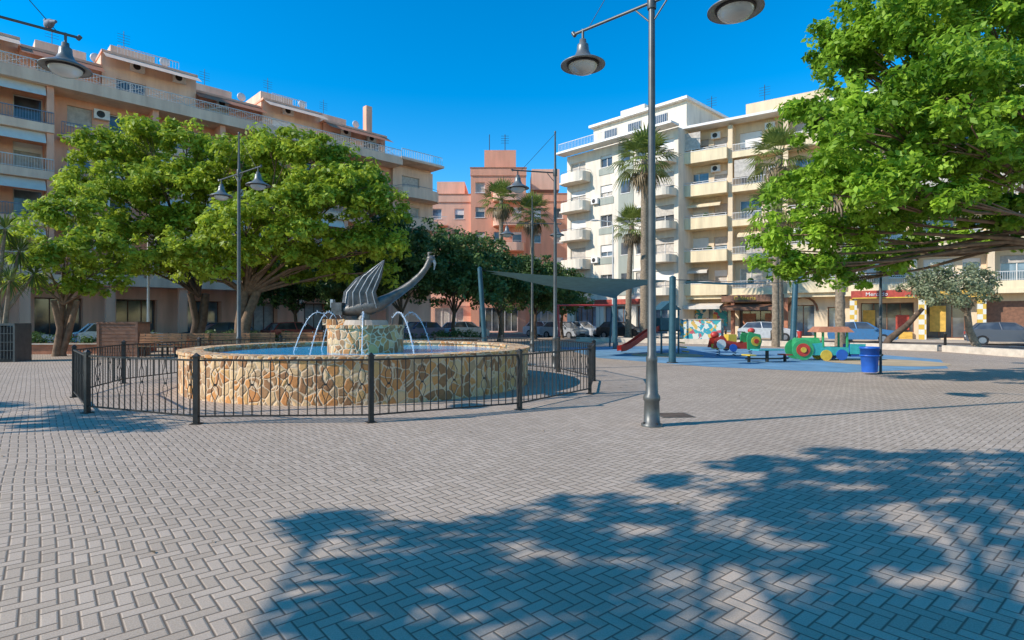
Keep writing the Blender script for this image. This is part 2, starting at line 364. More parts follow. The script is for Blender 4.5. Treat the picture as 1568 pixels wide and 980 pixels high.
# ------------------------------------------------------------ fence
FR=5.6; fc=Vector((-3.58,13.72,0))
pts=[fc+Vector((math.cos(math.radians(260+i*360/14)),math.sin(math.radians(260+i*360/14)),0))*FR for i in range(14)]
b=MB()
for i in range(14):
    a,c=pts[i],pts[(i+1)%14]; d=c-a; L=d.length; ang=math.atan2(d.y,d.x)
    b.M=Matrix.Translation(a)@Matrix.Rotation(ang,4,'Z')
    b.box(-.035,.035,-.035,.035,0,.97,'iron'); b.box(-.045,.045,-.045,.045,.97,.985,'iron'); b.add([(-.04,-.04,.985),(.04,-.04,.985),(.04,.04,.985),(-.04,.04,.985),(0,0,1.03)],[(0,1,4),(1,2,4),(2,3,4),(3,0,4)],'iron')
    b.box(-.07,.07,-.07,.07,.003,.012,'iron')
    b.box(.035,L-.035,-.018,.018,.905,.93,'iron'); b.box(.035,L-.035,-.015,.015,.10,.122,'iron')
    nb=19
    for j in range(1,nb):
        x=L*j/nb
        if j%4==2:
            for sg in (-1,1):
                q=[(x+sg*.008,0,.12),(x+sg*.01,0,.34),(x+sg*.045,0,.42),(x+sg*.05,0,.5),(x+sg*.012,0,.56),(x+sg*.045,0,.64),(x+sg*.05,0,.72),(x+sg*.012,0,.8),(x+sg*.008,0,.91)]
                b.tube(q,.006,'iron',4,False)
            b.box(x-.02,x+.02,-.012,.012,.545,.575,'iron')
        else: b.box(x-.0065,x+.0065,-.0065,.0065,.12,.907,'iron')
b.M=Matrix.Identity(4); b.obj('iron_fence')
# ------------------------------------------------------------ lamps
def lamp(x,y,adir,arms=(1,-1),H=7.3,base=True,name='street_lamp',L=1.18):
    b=MB()
    b.lathe([(.15,0),(.15,.03),(.115,.05),(.105,.35),(.12,.37),(.12,.42),(.09,.46),(.075,.9),(.08,.92),(.08,.97),(.062,1.0),(.055,2.6),(.045,5.9),(.035,6.3),(.022,H-.1),(.03,H-.08),(.03,H-.04),(0,H)],(0,0,0),'metal',16)
    for q in range(4):
        a=q*math.pi/2+.4; b.tube([(math.cos(a)*.13,math.sin(a)*.13,.02),(math.cos(a)*.13,math.sin(a)*.13,.06)],.014,'iron',6)
    b.lathe([(.06,5.9),(.065,5.92),(.065,6.1),(.06,6.12)],(0,0,0),'metal',12)
    d=Vector(adir).normalized()
    for s_ in arms:
        e=d*s_
        b.tube([e*.02+Vector((0,0,6.0)),e*(L+.18)+Vector((0,0,6.0))],.022,'metal',8)
        b.tube([e*(L+.15)+Vector((0,0,5.97)),e*(L+.19)+Vector((0,0,6.03))],.032,'metal',8)
        b.tube([e*.02+Vector((0,0,H-.12)),e*(L*.9)+Vector((0,0,6.02))],.006,'iron',4)
        b.tube([e*.02+Vector((0,0,5.72)),e*.25+Vector((0,0,5.97))],.012,'metal',6)
        c=e*L
        b.tube([c+Vector((0,0,6.02)),c+Vector((0,0,5.84))],.02,'metal',8)
        b.lathe([(0,5.86),(.05,5.86),(.055,5.80),(.085,5.78),(.09,5.74),(.095,5.68),(.13,5.60),(.2,5.55),(.3,5.50),(.345,5.47),(.345,5.455),(.30,5.46),(.22,5.49)],c,'lampgrey',32)
        b.lathe([(.23,5.49),(.22,5.43),(.17,5.37),(.09,5.335),(0,5.325)],c,'lens',28)
        b.lathe([(.245,5.478),(.245,5.455),(.225,5.45)],c,'iron',28)
    return b.obj(name,loc=(x,y,0))
lamp(1.98,8.06,(.877,-.79,0))
lamp(-7.9,8.16,(.736,.677,0))
lamp(-8.4,17.5,(.62,-.5,0))
lamp(1.32,17.4,(-1,-.25,0),(1,))
lamp(.94,26.5,(1,.1,0))
def mlamp(x,y,H,dirx,name='road_light'):
    b=MB(); b.tube([(0,0,-.1),(0,0,H-.5),(.1*dirx,0,H-.1),(1.2*dirx,0,H)],[.08,.05,.045,.035],'rail',8); b.ell((1.4*dirx,0,H),(.35,.12,.07),'rail'); b.obj(name,loc=(x,y,0))
mlamp(7.8,44,9.2,-1)
mlamp(-19.5,30.5,7.5,1)
b=MB(); b.ell((0,0,.07),(.13,.06,.065),'pigeon'); b.ell((.11,0,.14),(.04,.035,.04),'pigeon'); b.tube([(.07,0,.09),(.11,0,.14)],[.045,.03],'pigeon',8)
b.tube([(.145,0,.14),(.175,0,.13)],[.012,.002],'iron',5); b.tube([(-.1,0,.07),(-.24,0,.04)],[.04,.02],'pigeon',6); b.tube([(0,.02,.02),(0,.02,-.0)],.006,'red',4); b.tube([(0,-.02,.02),(0,-.02,-.0)],.006,'red',4)
b.obj('pigeon',loc=(-7.9+.736*.98,8.16+.677*.98,6.025),rz=2.6)
# ------------------------------------------------------------ foliage
def leafobj(name,C,Rr,T,per,Ls,matk,parent=None,flat=.75,asp=.5,up=.5):
    n=len(C); idx=np.repeat(np.arange(n),per); N=len(idx)
    d=rng.normal(size=(N,3)); d/=np.linalg.norm(d,axis=1)[:,None]
    rad=Rr[idx]*(rng.random(N)**.45)
    pos=C[idx]+d*rad[:,None]*np.array([1,1,flat])
    nr=d*.7+np.array([0,0,up])+rng.normal(size=(N,3))*.5; nr/=np.linalg.norm(nr,axis=1)[:,None]
    t=np.cross(nr,rng.normal(size=(N,3))); t/=np.linalg.norm(t,axis=1)[:,None]; bb=np.cross(nr,t)
    L=Ls*(.65+.7*rng.random(N))[:,None]*.5; W=L*asp
    v=np.empty((N,4,3)); v[:,0]=pos-t*L; v[:,1]=pos+bb*W+t*L*.1; v[:,2]=pos+t*L-nr*L*.25; v[:,3]=pos-bb*W+t*L*.1
    me=bpy.data.meshes.new(name); me.vertices.add(N*4); me.loops.add(N*4); me.polygons.add(N)
    me.vertices.foreach_set('co',v.reshape(-1)); me.loops.foreach_set('vertex_index',np.arange(N*4,dtype=np.int32))
    me.polygons.foreach_set('loop_start',np.arange(0,N*4,4,dtype=np.int32)); me.polygons.foreach_set('loop_total',np.full(N,4,dtype=np.int32))
    me.update(calc_edges=True)
    at=me.attributes.new('tone','FLOAT','FACE'); at.data.foreach_set('value',np.clip(T[idx]+rng.normal(size=N)*.16,0,1).astype(np.float32))
    me.materials.append(M[matk]); o=bpy.data.objects.new(name,me); S.collection.objects.link(o)
    if parent: o.parent=parent
    return o
def tree(name,base,fork,lobes,matk,Ls,per,dens=10,cr=(.28,.42),bark='bark',tr=.22,multi=1,flat=.75,up=.5,tw=4,sc=(1,1,1),lt=1.0):
    e=empty(name,(0,0,0)); C=[];Rr=[];T=[]
    b=MB(); base=Vector(base); fork=Vector(fork)
    r2=random.Random(len(lobes)*31+int(base.x*10))
    for k in range(multi):
        off=Vector((r2.uniform(-.25,.25),r2.uniform(-.2,.2),0))*(multi>1)
        mid=(base+fork)/2+Vector((r2.uniform(-.15,.15),r2.uniform(-.15,.15),0))
        fk=fork+off*2.5
        b.tube([base+off*.6-Vector((0,0,.1)),base+off*.6+Vector((0,0,.15)),mid+off*1.3,fk],[tr*1.5,tr*1.1,tr*.92,tr*.8],bark,10)
    for c,r in lobes:
        c=Vector(c); far=(c-fork).length
        m1=fork.lerp(c,.35)+Vector((r2.uniform(-.3,.3),r2.uniform(-.3,.3),.08*far*r2.uniform(0,1)))
        m2=fork.lerp(c,.7)+Vector((r2.uniform(-.3,.3),r2.uniform(-.3,.3),r2.uniform(-.1,.3)))
        b.tube([fork-Vector((0,0,.15)),m1,m2,c],[tr*.45*lt,tr*.28*lt,tr*.17*lt,tr*.09*lt],bark,7)
        nc=max(5,int(dens*r*r)); tone0=.5+r2.uniform(-.22,.22)
        for i in range(nc):
            d=rng.normal(size=3); d/=np.linalg.norm(d)
            if d[2]<-.45: d[2]*=-.4
            q=.5+.6*rng.random()**.6
            p=np.array(c)+d*r*q*np.array([1*sc[0],1*sc[1],.85*sc[2]]); C.append(p); Rr.append(rng.uniform(*cr)); T.append(tone0+rng.normal()*.18)
            if i<tw:
                pv=Vector(p); md=c.lerp(pv,.5)+Vector((r2.uniform(-.1,.1),r2.uniform(-.1,.1),.05))
                b.tube([m2.lerp(c,r2.random()),md,pv],[tr*.11,tr*.07,tr*.03],bark,5,False)
    b.obj('trunk_and_limbs',e)
    leafobj('leaves',np.array(C),np.array(Rr),np.clip(np.array(T),0,1),per,Ls,matk,e,flat,.5,up)
    return e
def L(px,py,rp,d): return (P(px,py,d),rp/F*d)
# right big tree
lo=[L(1340,95,85,14),L(1420,40,95,13),L(1520,40,100,13),L(1262,185,60,13.2),L(1290,100,52,14.5),L(1238,285,60,13),L(1215,360,52,13.3),L(1185,392,32,13.6),L(1245,412,40,13.4),L(1275,375,52,14),L(1205,425,20,13.8),L(1290,420,30,14),
    L(1300,300,72,12.2),L(1350,200,92,12),L(1450,150,95,11.5),L(1545,160,90,12),L(1430,260,75,12.4),L(1520,265,78,11.8),L(1350,340,58,13.4),L(1420,335,50,14.5),L(1500,325,55,13.4),L(1560,345,48,14.5),
    L(1330,395,44,15),L(1390,380,34,15.5),L(1450,365,28,16),L(1530,375,28,15.5),L(1300,432,22,15),L(1375,300,60,11.8),L(1470,310,46,11.6),L(1630,60,100,13),L(1640,200,110,13),L(1620,320,60,13),L(1400,180,80,16),L(1500,120,100,16),L(1600,240,90,16),L(1330,250,70,16),L(1700,150,120,14.5),L(1480,220,70,11),L(1260,60,26,14.5),L(1340,20,60,14)]
tree('ficus_tree',(16.2,14.8,0),(15.6,14.6,3.3),lo,'leafR',.16,60,36,(.18,.38),'bark',.2,2,.7,.6,5)
# left trees
lo=[L(370,250,45,28),L(425,235,48,27.5),L(485,240,46,27),L(540,285,52,27),L(580,325,44,26.5),L(495,310,58,26),L(430,320,55,25.5),L(375,340,52,25.5),L(300,385,40,25.5),L(262,395,28,26),L(325,415,34,26),L(592,380,34,27),L(545,385,46,27),L(485,400,42,27.5),
    L(360,290,48,29),L(430,280,60,30.5),L(520,300,60,30.5),L(425,390,42,26),L(390,415,30,28),L(450,425,28,28.5),L(580,420,26,28),L(520,425,28,28.5),L(350,370,40,26),L(290,415,26,27),L(460,360,45,25.5)]
tree('ficus_tree',(-13.2,27.6,0),(-12.9,27.6,2.9),lo,'leaf',.26,58,16,(.34,.62),'bark',.25,3,.65,.6,4)
lo=[L(165,235,44,29),L(225,212,40,29),L(285,222,38,29),L(130,285,36,28.5),L(185,300,55,28),L(250,285,52,28),L(305,285,44,28.5),L(225,355,48,28),L(165,360,42,28),L(280,350,42,29),L(240,400,34,29),L(215,260,60,32),L(330,240,32,30),L(200,410,30,28),L(270,415,26,30),L(310,340,38,29)]
tree('ficus_tree',(-16.9,30.3,0),(-16.6,30.2,2.9),lo,'leaf',.26,56,16,(.34,.62),'barkdark',.2,3,.65,.6,4)
lo=[L(75,345,36,23.5),L(115,325,40,24),L(145,370,40,23.5),L(60,400,30,23),L(100,395,40,22.5),L(150,415,32,23.5),L(178,440,20,24),L(95,435,26,23.5),L(30,365,26,24),L(190,395,28,24),L(120,300,26,25),L(45,430,20,23),L(130,445,20,23.5)]
tree('ficus_tree',(-18.8,23.6,0),(-18.6,23.6,2.3),lo,'leaf',.22,56,17,(.30,.52),'bark',.13,4,.65,.6,3)
# dark row
for (x,y,h,r) in ((-6.4,33.0,8.4,2.8),(-3.6,35.5,8.0,2.6),(-.9,39.5,7.8,2.6),(1.8,43.5,7.2,2.6),(-14.5,38,7.2,2.8),(-9.8,36.5,7.0,2.6),(4.2,47.5,6.4,2.3)):
    lo=[(Vector((x+random.uniform(-.9,.9),y+random.uniform(-.9,.9),z)),r*q) for z,q in ((h-r*.75,.62),(h-r*.9,.7),(h*.5,.85),(h*.5,.75),(h*.42,.8),(h*.62,.8))]
    lo+=[(Vector((x+math.cos(a)*r*.55,y+math.sin(a)*r*.55,h*.47)),r*.5) for a in (0,1.3,2.5,3.8,5.1)]
    tree('evergreen_tree',(x,y,0),(x,y,2.0),lo,'leafdark',.28,46,7.5,(.4,.62),'barkdark',.13,1,.8,.4,1)
lo=[L(1470,440,32,28),L(1430,430,30,28),L(1497,455,26,27.5),L(1402,438,22,28.5),L(1450,458,26,27),L(1500,425,22,28.5),L(1420,452,20,27.5)]
tree('olive_tree',(22.9,28,0),(22.4,28,2.0),lo,'leafolive',.15,80,18,(.3,.5),'palmbark',.17,1,.8,.3,3)
b=MB(); b.tube([(19.6,30,-.1),(19.9,30,.5),(20.8,30,1.2),(21.3,29.5,2.1)],[.22,.18,.15,.1],'barkdark',9); b.obj('leaning_tree_trunk')
hd=Vector((-sd.x,-sd.y,0))
def sh(x,y,r,z): 
    p=Vector((x,y,0))-hd*(z/math.tan(EL)); return (Vector((p.x,p.y,z)),r)
lo=[sh(2.6,5.6,.62,5.4),sh(3.7,5.95,.62,5.6),sh(4.9,6.0,.7,5.8),sh(6.2,5.8,.8,5.4),sh(7.4,5.6,.8,5.4),sh(1.5,4.75,.66,5.0),sh(.3,4.4,.6,5.2),sh(2.6,4.6,.85,5.8),sh(-.6,3.8,.45,5.0),sh(.6,3.55,.72,5.6),sh(-1.1,3.15,.36,4.9),sh(1.7,3.5,.8,5.9),
    sh(3.9,4.8,.75,6.2),sh(5.2,4.9,.6,6.3),sh(6.6,4.6,.7,6.2),sh(.2,2.6,.7,5.2),sh(1.2,2.45,.7,5.8),sh(-1.45,4.2,.18,4.9),sh(3.0,3.6,.5,6.2),sh(4.4,3.9,.35,6.2),sh(8,5.2,.8,6.0),sh(2.2,2.6,.35,6),sh(-.7,2.6,.3,5.2),sh(5.6,3.9,.3,6.2)]
tree('ficus_tree',(-5.6,-3.4,0),(-5.6,-3.2,3.4),lo,'leafR',.18,42,20,(.2,.34),'bark',.2,1,.6,.6,5,lt=.7)
lo=[sh(-6.4,8.3,.7,5.2),sh(-7.4,8.6,.8,5.5),sh(-8.4,8.0,.8,5.4),sh(-5.4,8.0,.4,5.1),sh(-9.4,9.4,.9,5.4),sh(-10.5,8.4,1,5.6)]
tree('ficus_tree',(-17.5,5,0),(-17,5,3.2),lo,'leafR',.22,36,15,(.25,.4),'bark',.2,1,.6,.6,3)
# palms
def palm(x,y,z,Rc,tr=.2,nf=34,skirt=True,lean=0,name='fan_palm_tree'):
    e=empty(name,(x,y,0)); b=MB(); zs=np.linspace(-.12,z,26); pts=[];rad=[]
    for i,q in enumerate(zs): pts.append((lean*(q/z)**2,0,q)); rad.append(tr*(1.25-.4*q/z)*(1.07 if i%2 else .95))
    b.tube(pts,rad,'palmbark',10); b.obj('trunk',e)
    top=Vector((lean,0,z)); b=MB(); tones=[]
    r=random.Random(int(x*13+y))
    def fan(az,el,L0,k):
        d=Vector((math.cos(az)*math.cos(el),math.sin(az)*math.cos(el),math.sin(el)))
        p0=top; p1=top+d*L0*.5+Vector((0,0,-.03*L0)); b.tube([p0,p1],[.02,.012],k,4,False); tones.extend([.4]*4)
        side=d.cross(Vector((0,0,1))); side=side.normalized() if side.length>1e-3 else Vector((1,0,0)); upv=side.cross(d).normalized()
        for j in range(11):
            a=math.radians(-75+15*j); dr=(d*math.cos(a)+side*math.sin(a)).normalized(); ln=L0*.55*(1-.25*abs(j-5)/5)
            w_=.06*L0; pw=dr.cross(upv).normalized()*w_*.5
            m=p1+dr*ln*.55+upv*.03; t=p1+dr*ln+Vector((0,0,-.22*ln*(1.3-el)))
            b.add([p1,m-pw,t,m+pw],[(0,1,2,3)],k); tones.append(min(1,max(0,.5+r.gauss(0,.2))))
    for i in range(nf): fan(i*2.4+r.uniform(-.2,.2),math.radians(-35+120*(i/nf)**.8),Rc*r.uniform(.85,1.1),'leafpalm')
    if skirt:
        for i in range(14): fan(i*2.4,math.radians(r.uniform(-80,-50)),Rc*.8,'leafdead')
    o=b.obj('fronds',e); at=o.data.attributes.new('tone','FLOAT','FACE'); v=tones+[.5]*(len(o.data.polygons)-len(tones)); at.data.foreach_set('value',v[:len(o.data.polygons)])
palm(-.95,50,12.0,2.1,.2); palm(1.85,52,11.2,2.2,.2); palm(10.6,45.5,14.3,2.8,.3,44); palm(9.6,47,9.3,2.0,.22,lean=.3); palm(19.7,42,13.6,2.6,.26); palm(17.3,30,8.6,2.2,.2)
palm(14.6,31.5,7.6,2.0,.17)
e=empty('yucca_plant',(0,0,0)); b=MB()
for px,py,dd in ((8,350,21),(30,385,21.5),(-5,410,21),(52,420,21.5),(15,430,20.5),(-30,360,21)):
    t=P(px,py,dd); b.tube([(-19,21,-.05),(-18.9+random.uniform(-.3,.3),21,1.2),(t.x,t.y,t.z)],[.13,.09,.05],'palmbark',8)
    for i in range(80):
        dv=Vector((random.gauss(0,1),random.gauss(0,1),random.gauss(.2,.8))).normalized(); s_=dv.cross(Vector((0,0,1))).normalized()*.03
        m=t+dv*.4; q=t+dv*.8+Vector((0,0,-.16)); b.add([t-s_*.5,m-s_,q,m+s_],[(0,1,2,3)],'leafpalm')
b.obj('stems_and_leaves',e)
# ------------------------------------------------------------ buildings
def wall_open(b,x0,x1,z0,z1,y,ops,wk,rev=.22,fr='whitepaint',rnd=random.Random(5)):
    xs=sorted({x0,x1}|{o[0] for o in ops}|{o[1] for o in ops}); zs=sorted({z0,z1}|{o[2] for o in ops}|{o[3] for o in ops})
    for xa,xb in zip(xs[:-1],xs[1:]):
        for za,zb in zip(zs[:-1],zs[1:]):
            cx,cz=(xa+xb)/2,(za+zb)/2
            if any(o[0]<cx<o[1] and o[2]<cz<o[3] for o in ops): continue
            b.quad((xa,y,za),(xb,y,za),(xb,y,zb),(xa,y,zb),wk)
    for o in ops:
        xa,xb,za,zb=o[:4]; kind=o[4] if len(o)>4 else 'w'; Y=y+rev
        b.quad((xa,y,za),(xa,Y,za),(xa,Y,zb),(xa,y,zb),wk); b.quad((xb,Y,za),(xb,y,za),(xb,y,zb),(xb,Y,zb),wk)
        b.quad((xa,y,zb),(xb,y,zb),(xb,Y,zb),(xa,Y,zb),wk); b.quad((xa,Y,za),(xb,Y,za),(xb,y,za),(xa,y,za),wk)
        g=rnd.choice(['glass','glass','glassb','curtain']) 
        b.quad((xa,Y,za),(xb,Y,za),(xb,Y,zb),(xa,Y,zb),g)
        f=.06; ya,yb=Y-.06,Y-.004
        b.box(xa+.002,xa+f,ya,yb,za,zb,fr); b.box(xb-f,xb-.002,ya,yb,za,zb,fr); b.box(xa+f,xb-f,ya,yb,zb-f,zb-.002,fr); b.box(xa+f,xb-f,ya,yb,za+.002,za+f,fr)
        nm=max(1,int((xb-xa)/.75))
        for i in range(1,nm): xm=xa+(xb-xa)*i/nm; b.box(xm-.03,xm+.03,ya,yb,za+f,zb-f,fr)
        if kind!='s' and rnd.random()<.6:
            h=(zb-za)*rnd.choice([.25,.45,.6,.98]); b.box(xa+.01,xb-.01,ya-.05,ya-.01,zb-h,zb-.01,'whitepaint' if rnd.random()<.7 else 'curtain')
        if kind=='w': b.box(xa-.06,xb+.06,y-.06,y-.002,za-.07,za-.002,'whitepaint')
def railing(b,x0,x1,y,z,h,k,sp=.14,side=None):
    b.box(x0,x1,y-.02,y+.02,z+h-.05,z+h,k); b.box(x0,x1,y-.015,y+.015,z+.06,z+.09,k)
    n=max(1,int((x1-x0)/sp))
    for i in range(n+1): x=x0+(x1-x0)*i/n; b.box(x-.011,x+.011,y-.011,y+.011,z,z+h-.05,k)
def ac(b,x,y,z):
    b.box(x,x+.85,y-.34,y-.02,z,z+.6,'whitepaint'); 
    b.M=b.M@Matrix.Translation((x+.36,y-.345,z+.3))@Matrix.Rotation(math.pi/2,4,'X'); b.lathe([(0,.002),(.22,.002),(.23,.0)],(0,0,0),'iron',16); b.M=Matrix.Identity(4)
# --- cream building
dirx=Vector((20.2,-13.8,0)).normalized(); org=Vector((15.9,54,0))+Vector((.565,.825,0))*1.5
e=empty('cream_apartment_building',org,math.atan2(dirx.y,dirx.x))
LEN=31; fz=[4.0+3.1*k for k in range(6)]
wb,bb,rb,sb=MB(),MB(),MB(),MB(); rnd=random.Random(11)
bays=[(0.0,4.3,'solid'),(4.7,8.9,'rail'),(9.3,13.4,'solid'),(13.8,18.0,'rail'),(18.4,22.6,'solid'),(23,27,'rail'),(27.2,30.6,'solid')]
for k in range(5):
    z=fz[k]; ops=[]
    for (a,c,st) in bays:
        ops.append((a+.4,a+2.3,z+.02,z+2.25,'d')); ops.append((a+2.8,c-.3,z+.9,z+2.2,'w'))
    wall_open(wb,0,LEN,z,z+3.1,0,ops,'cream',rnd=rnd)
    for bi,(a,c,st) in enumerate(bays):
        dp=1.5 if st=='solid' else 1.15
        bb.box(a,c,-dp,-.002,z-.2,z,'creamband')
        if st=='solid':
            bb.box(a,c,-dp,-dp+.12,z+.002,z+.85,'creamband'); bb.box(a,a+.12,-dp+.122,-.002,z+.002,z+.85,'creamband'); bb.box(c-.12,c,-dp+.122,-.002,z+.002,z+.85,'creamband')
            bb.box(a-.03,c+.03,-dp-.03,-dp+.15,z+.852,z+.91,'whitepaint'); rb.box(a,c,-dp+.04,-dp+.08,z+1.06,z+1.10,'rail')
            for i in range(5): x=a+.1+(c-a-.2)*i/4; rb.box(x-.015,x+.015,-dp+.045,-dp+.075,z+.91,z+1.06,'rail')
        else:
            bb.box(a,c,-dp,-dp+.1,z+.002,z+.35,'creamband'); railing(rb,a+.02,c-.02,-dp+.05,z+.352,.68,'rail',.13)
        bb.box(c+.002,c+.398,-1.0,-.002,z-.2,z+2.9,'cream')
        if rnd.random()<.5:
            ax=a+.4; ww=rnd.choice([2.0,3.2]); bb.add([(ax,-.05,z+2.55),(ax+ww,-.05,z+2.55),(ax+ww,-1.0,z+2.1),(ax,-1.0,z+2.1),(ax,-1.0,z+1.9),(ax+ww,-1.0,z+1.9)],[(0,1,2,3),(3,2,5,4)],rnd.choice(['awn','creamband','whitepaint']))
        if rnd.random()<.35: ac(bb,a+2.6,-.02,z+2.3-.2)
        if rnd.random()<.25:
            bb.box(a+.15,a+1.9,-dp+.16,-dp+.2,z+1.12,z+2.7,'curtain')
        if rnd.random()<.4: bb.ell((a+rnd.uniform(.5,3.5),-dp+.4,z+1.0),(.3,.2,.3),'leafdark',8,5)
bb.box(-.3,LEN,-1.7,-.3,19.5,19.72,'whitepaint'); bb.box(-.2,LEN,-.298,12,19.5,19.9,'cream')
wb.box(5,12,3,11,19.9,22.3,'cream'); wb.box(16,24,3,11,19.9,22.0,'cream'); 
for x in (1.5,6.5,13.5): rb.tube([(x,4,19.9),(x,4,24.2)],.03,'iron',4); [rb.tube([(x-.5,4,23.2+.25*q),(x+.5,4,23.2+.25*q)],.015,'iron',3) for q in range(4)]
wb.quad((0,0,-.1),(0,12,-.1),(0,12,19.5),(0,0,19.5),'cream'); wb.quad((LEN,12,-.1),(LEN,0,-.1),(LEN,0,19.5),(LEN,12,19.5),'cream'); wb.quad((0,12,-.1),(LEN,12,-.1),(LEN,12,19.5),(0,12,19.5),'cream')
sh_ops=[(.6,4.4,.3,3.0,'s'),(5.0,8.6,.1,3.0,'s'),(9.4,11.2,.1,2.8,'s'),(12.2,13.4,.1,2.6,'s'),(14.6,18.2,.5,2.9,'s'),(19.0,21.4,.1,2.9,'s'),(22.4,25,.1,2.9,'s'),(26,30,.1,2.9,'s')]
wall_open(sb,0,LEN,-.1,4.0,0,sh_ops,'cream',.5,'brown',rnd)
sb.box(0,LEN,-1.2,-.01,3.45,3.799,'creamband')
sb.box(3.8,9,-1.35,-1.22,3.15,3.75,'brown'); sb.box(14.0,18.9,-1.35,-1.22,3.2,3.85,'signred'); sb.box(19.0,22.5,-1.35,-1.22,3.2,3.85,'signyel'); sb.box(14.1,18.8,-1.38,-1.352,3.22,3.30,'yellow')
for x in (13.9,18.45,22): sb.box(x,x+.5,-1.2,-.7,-.1,3.19,'checker')
sb.box(14.7,18.1,-.3,-.1,-.1,.55,'signyel'); sb.box(14.75,15.6,.40,.43,.7,2.3,'signyel'); sb.box(17.0,17.9,.40,.43,.7,1.9,'signred'); sb.box(19.2,20.2,-.05,-.01,.6,2.6,'signyel')
for x in (.2,4.6,9): sb.box(x,x+.3,-1.2,-.9,-.1,3.44,'terra')
for x in (5.3,7.2): sb.box(x,x+1.1,.38,.42,.7,2.1,'terra')
for x in (.9,2.6): sb.box(x,x+1.3,.38,.42,.9,2.6,'mural')
for a in np.linspace(0,math.pi,9)[:-1]:
    sb.tube([(10.3+1.15*math.cos(a),-.03,2.3+1.2*math.sin(a)),(10.3+1.15*math.cos(a+math.pi/8),-.03,2.3+1.2*math.sin(a+math.pi/8))],.09,'brown',6)
sb.add([(4,-.1,3.1),(8.8,-.1,3.1),(8.8,-2.3,2.6),(4,-2.3,2.6),(4,-2.3,2.35),(8.8,-2.3,2.35)],[(0,1,2,3),(3,2,5,4)],'brown')
sb.add([(.2,-.1,3.2),(3.8,-.1,3.2),(3.8,-1.9,2.75),(.2,-1.9,2.75),(.2,-1.9,2.5),(3.8,-1.9,2.5)],[(0,1,2,3),(3,2,5,4)],'awn')
sb.box(22.4,25,.02,.12,.1,2.9,'brown')
wb.obj('walls',e); bb.obj('balconies',e); rb.obj('railings',e); sb.obj('shopfronts',e)
def text(s_,loc,size,mk,par,name):
    cu=bpy.data.curves.new(name,'FONT'); cu.body=s_; cu.size=size; cu.extrude=.01; o=bpy.data.objects.new(name,cu); S.collection.objects.link(o)
    o.location=loc; o.rotation_euler=(math.pi/2,0,0); o.parent=par; cu.materials.append(M[mk]); return o
text('Cafeteria',(4.9,-1.37,3.3),.5,'yellow',e,'cafe_sign_text'); text('Mercado',(15.0,-1.39,3.42),.42,'whitepaint',e,'shop_sign_text')
# --- white building
org=Vector((6.1,62.9,0)); dirx=Vector((9.4,-9.9,0)).normalized(); e=empty('white_apartment_building',org,math.atan2(dirx.y,dirx.x)); LW=13.65
wb,bb,rb=MB(),MB(),MB()
def rbalc(bb,rb,a,c,z,dp,bk,rk,h=.85,n=10):
    pts=[]; cx=(a+c)/2; hw=(c-a)/2
    for i in range(n+1):
        t=math.pi*i/n; pts.append((cx-hw*math.copysign(abs(math.cos(t))**.6,math.cos(t)),-dp*math.sin(t)**.6 if 0<i<n else 0))
    bb.ext(pts,z-.2,z,bk,'z')
    for (p,q) in zip(pts[:-1],pts[1:]):
        bb.add([(p[0],p[1],z+.002),(q[0],q[1],z+.002),(q[0],q[1],z+h),(p[0],p[1],z+h)],[(0,1,2,3)],bk)
        ip=(cx+(p[0]-cx)*.93,p[1]*.93); iq=(cx+(q[0]-cx)*.93,q[1]*.93)
        bb.add([(p[0],p[1],z+h),(q[0],q[1],z+h),(iq[0],iq[1],z+h),(ip[0],ip[1],z+h)],[(0,1,2,3)],bk)
        bb.add([(ip[0],ip[1],z+.002),(iq[0],iq[1],z+.002),(iq[0],iq[1],z+h),(ip[0],ip[1],z+h)],[(0,1,2,3)],bk)
    rb.tube([(p[0],p[1]*.97,z+h+.18) for p in pts],.02,rk,5)
for k in range(5):
    z=fz[k]
    ops=[(.5,2.6,z+.02,z+2.2,'d'),(4.6,6.1,z+1.0,z+2.2,'w'),(9.0,10.2,z+.9,z+2.2,'w'),(11.1,13.2,z+.02,z+2.2,'d')]
    wall_open(wb,0,LW,z,z+3.1,0,ops,'white',rnd=rnd)
    bb.box(.0,3.2,-1.3,-.002,z-.18,z-.003,'white'); rbalc(bb,rb,-.2,3.3,z+.001,1.5,'white','railblue')
    rbalc(bb,rb,10.8,13.5,z+.001,1.5,'white','railblue',.5)
    ac(bb,3.6,-.01,z+.4) if k%2 else None
    bb.box(6.9,8.7,-.06,-.003,z-.02,z+3.08,'greygreen')
    bb.box(7.3,8.3,-.12,-.062,z+1.0,z+2.2,'glass'); bb.box(7.2,8.4,-.1,-.061,z+.92,z+1.0,'whitepaint')
    bb.box(9.0-.35,10.55,-.12,-.003,z+2.35,z+2.5,'whitepaint')
    bb.box(4.4,6.3,-.05,-.003,z+.2,z+.85,'greygreen')
bb.box(-.3,LW+.2,-1.6,-.2,19.5,19.7,'whitepaint'); railing(rb,0,LW,-1.4,19.7,.9,'rail',.2)
wb.box(2.5,LW,1.5,11,19.5,22.4,'white'); bb.box(2.2,LW+.3,1.0,11.3,22.4,22.65,'whitepaint'); wb.box(5,8,3,7,22.65,24,'white')
for x in (4,7,10): bb.box(x,x+1.6,1.44,1.497,20.2,21.8,'glass')
wall_open(wb,0,LW,-.1,4.0,0,[(1,4,.2,2.9,'s'),(5,8,.2,2.9,'s'),(9,12.5,.2,2.9,'s')],'white',.4,'brown',rnd)
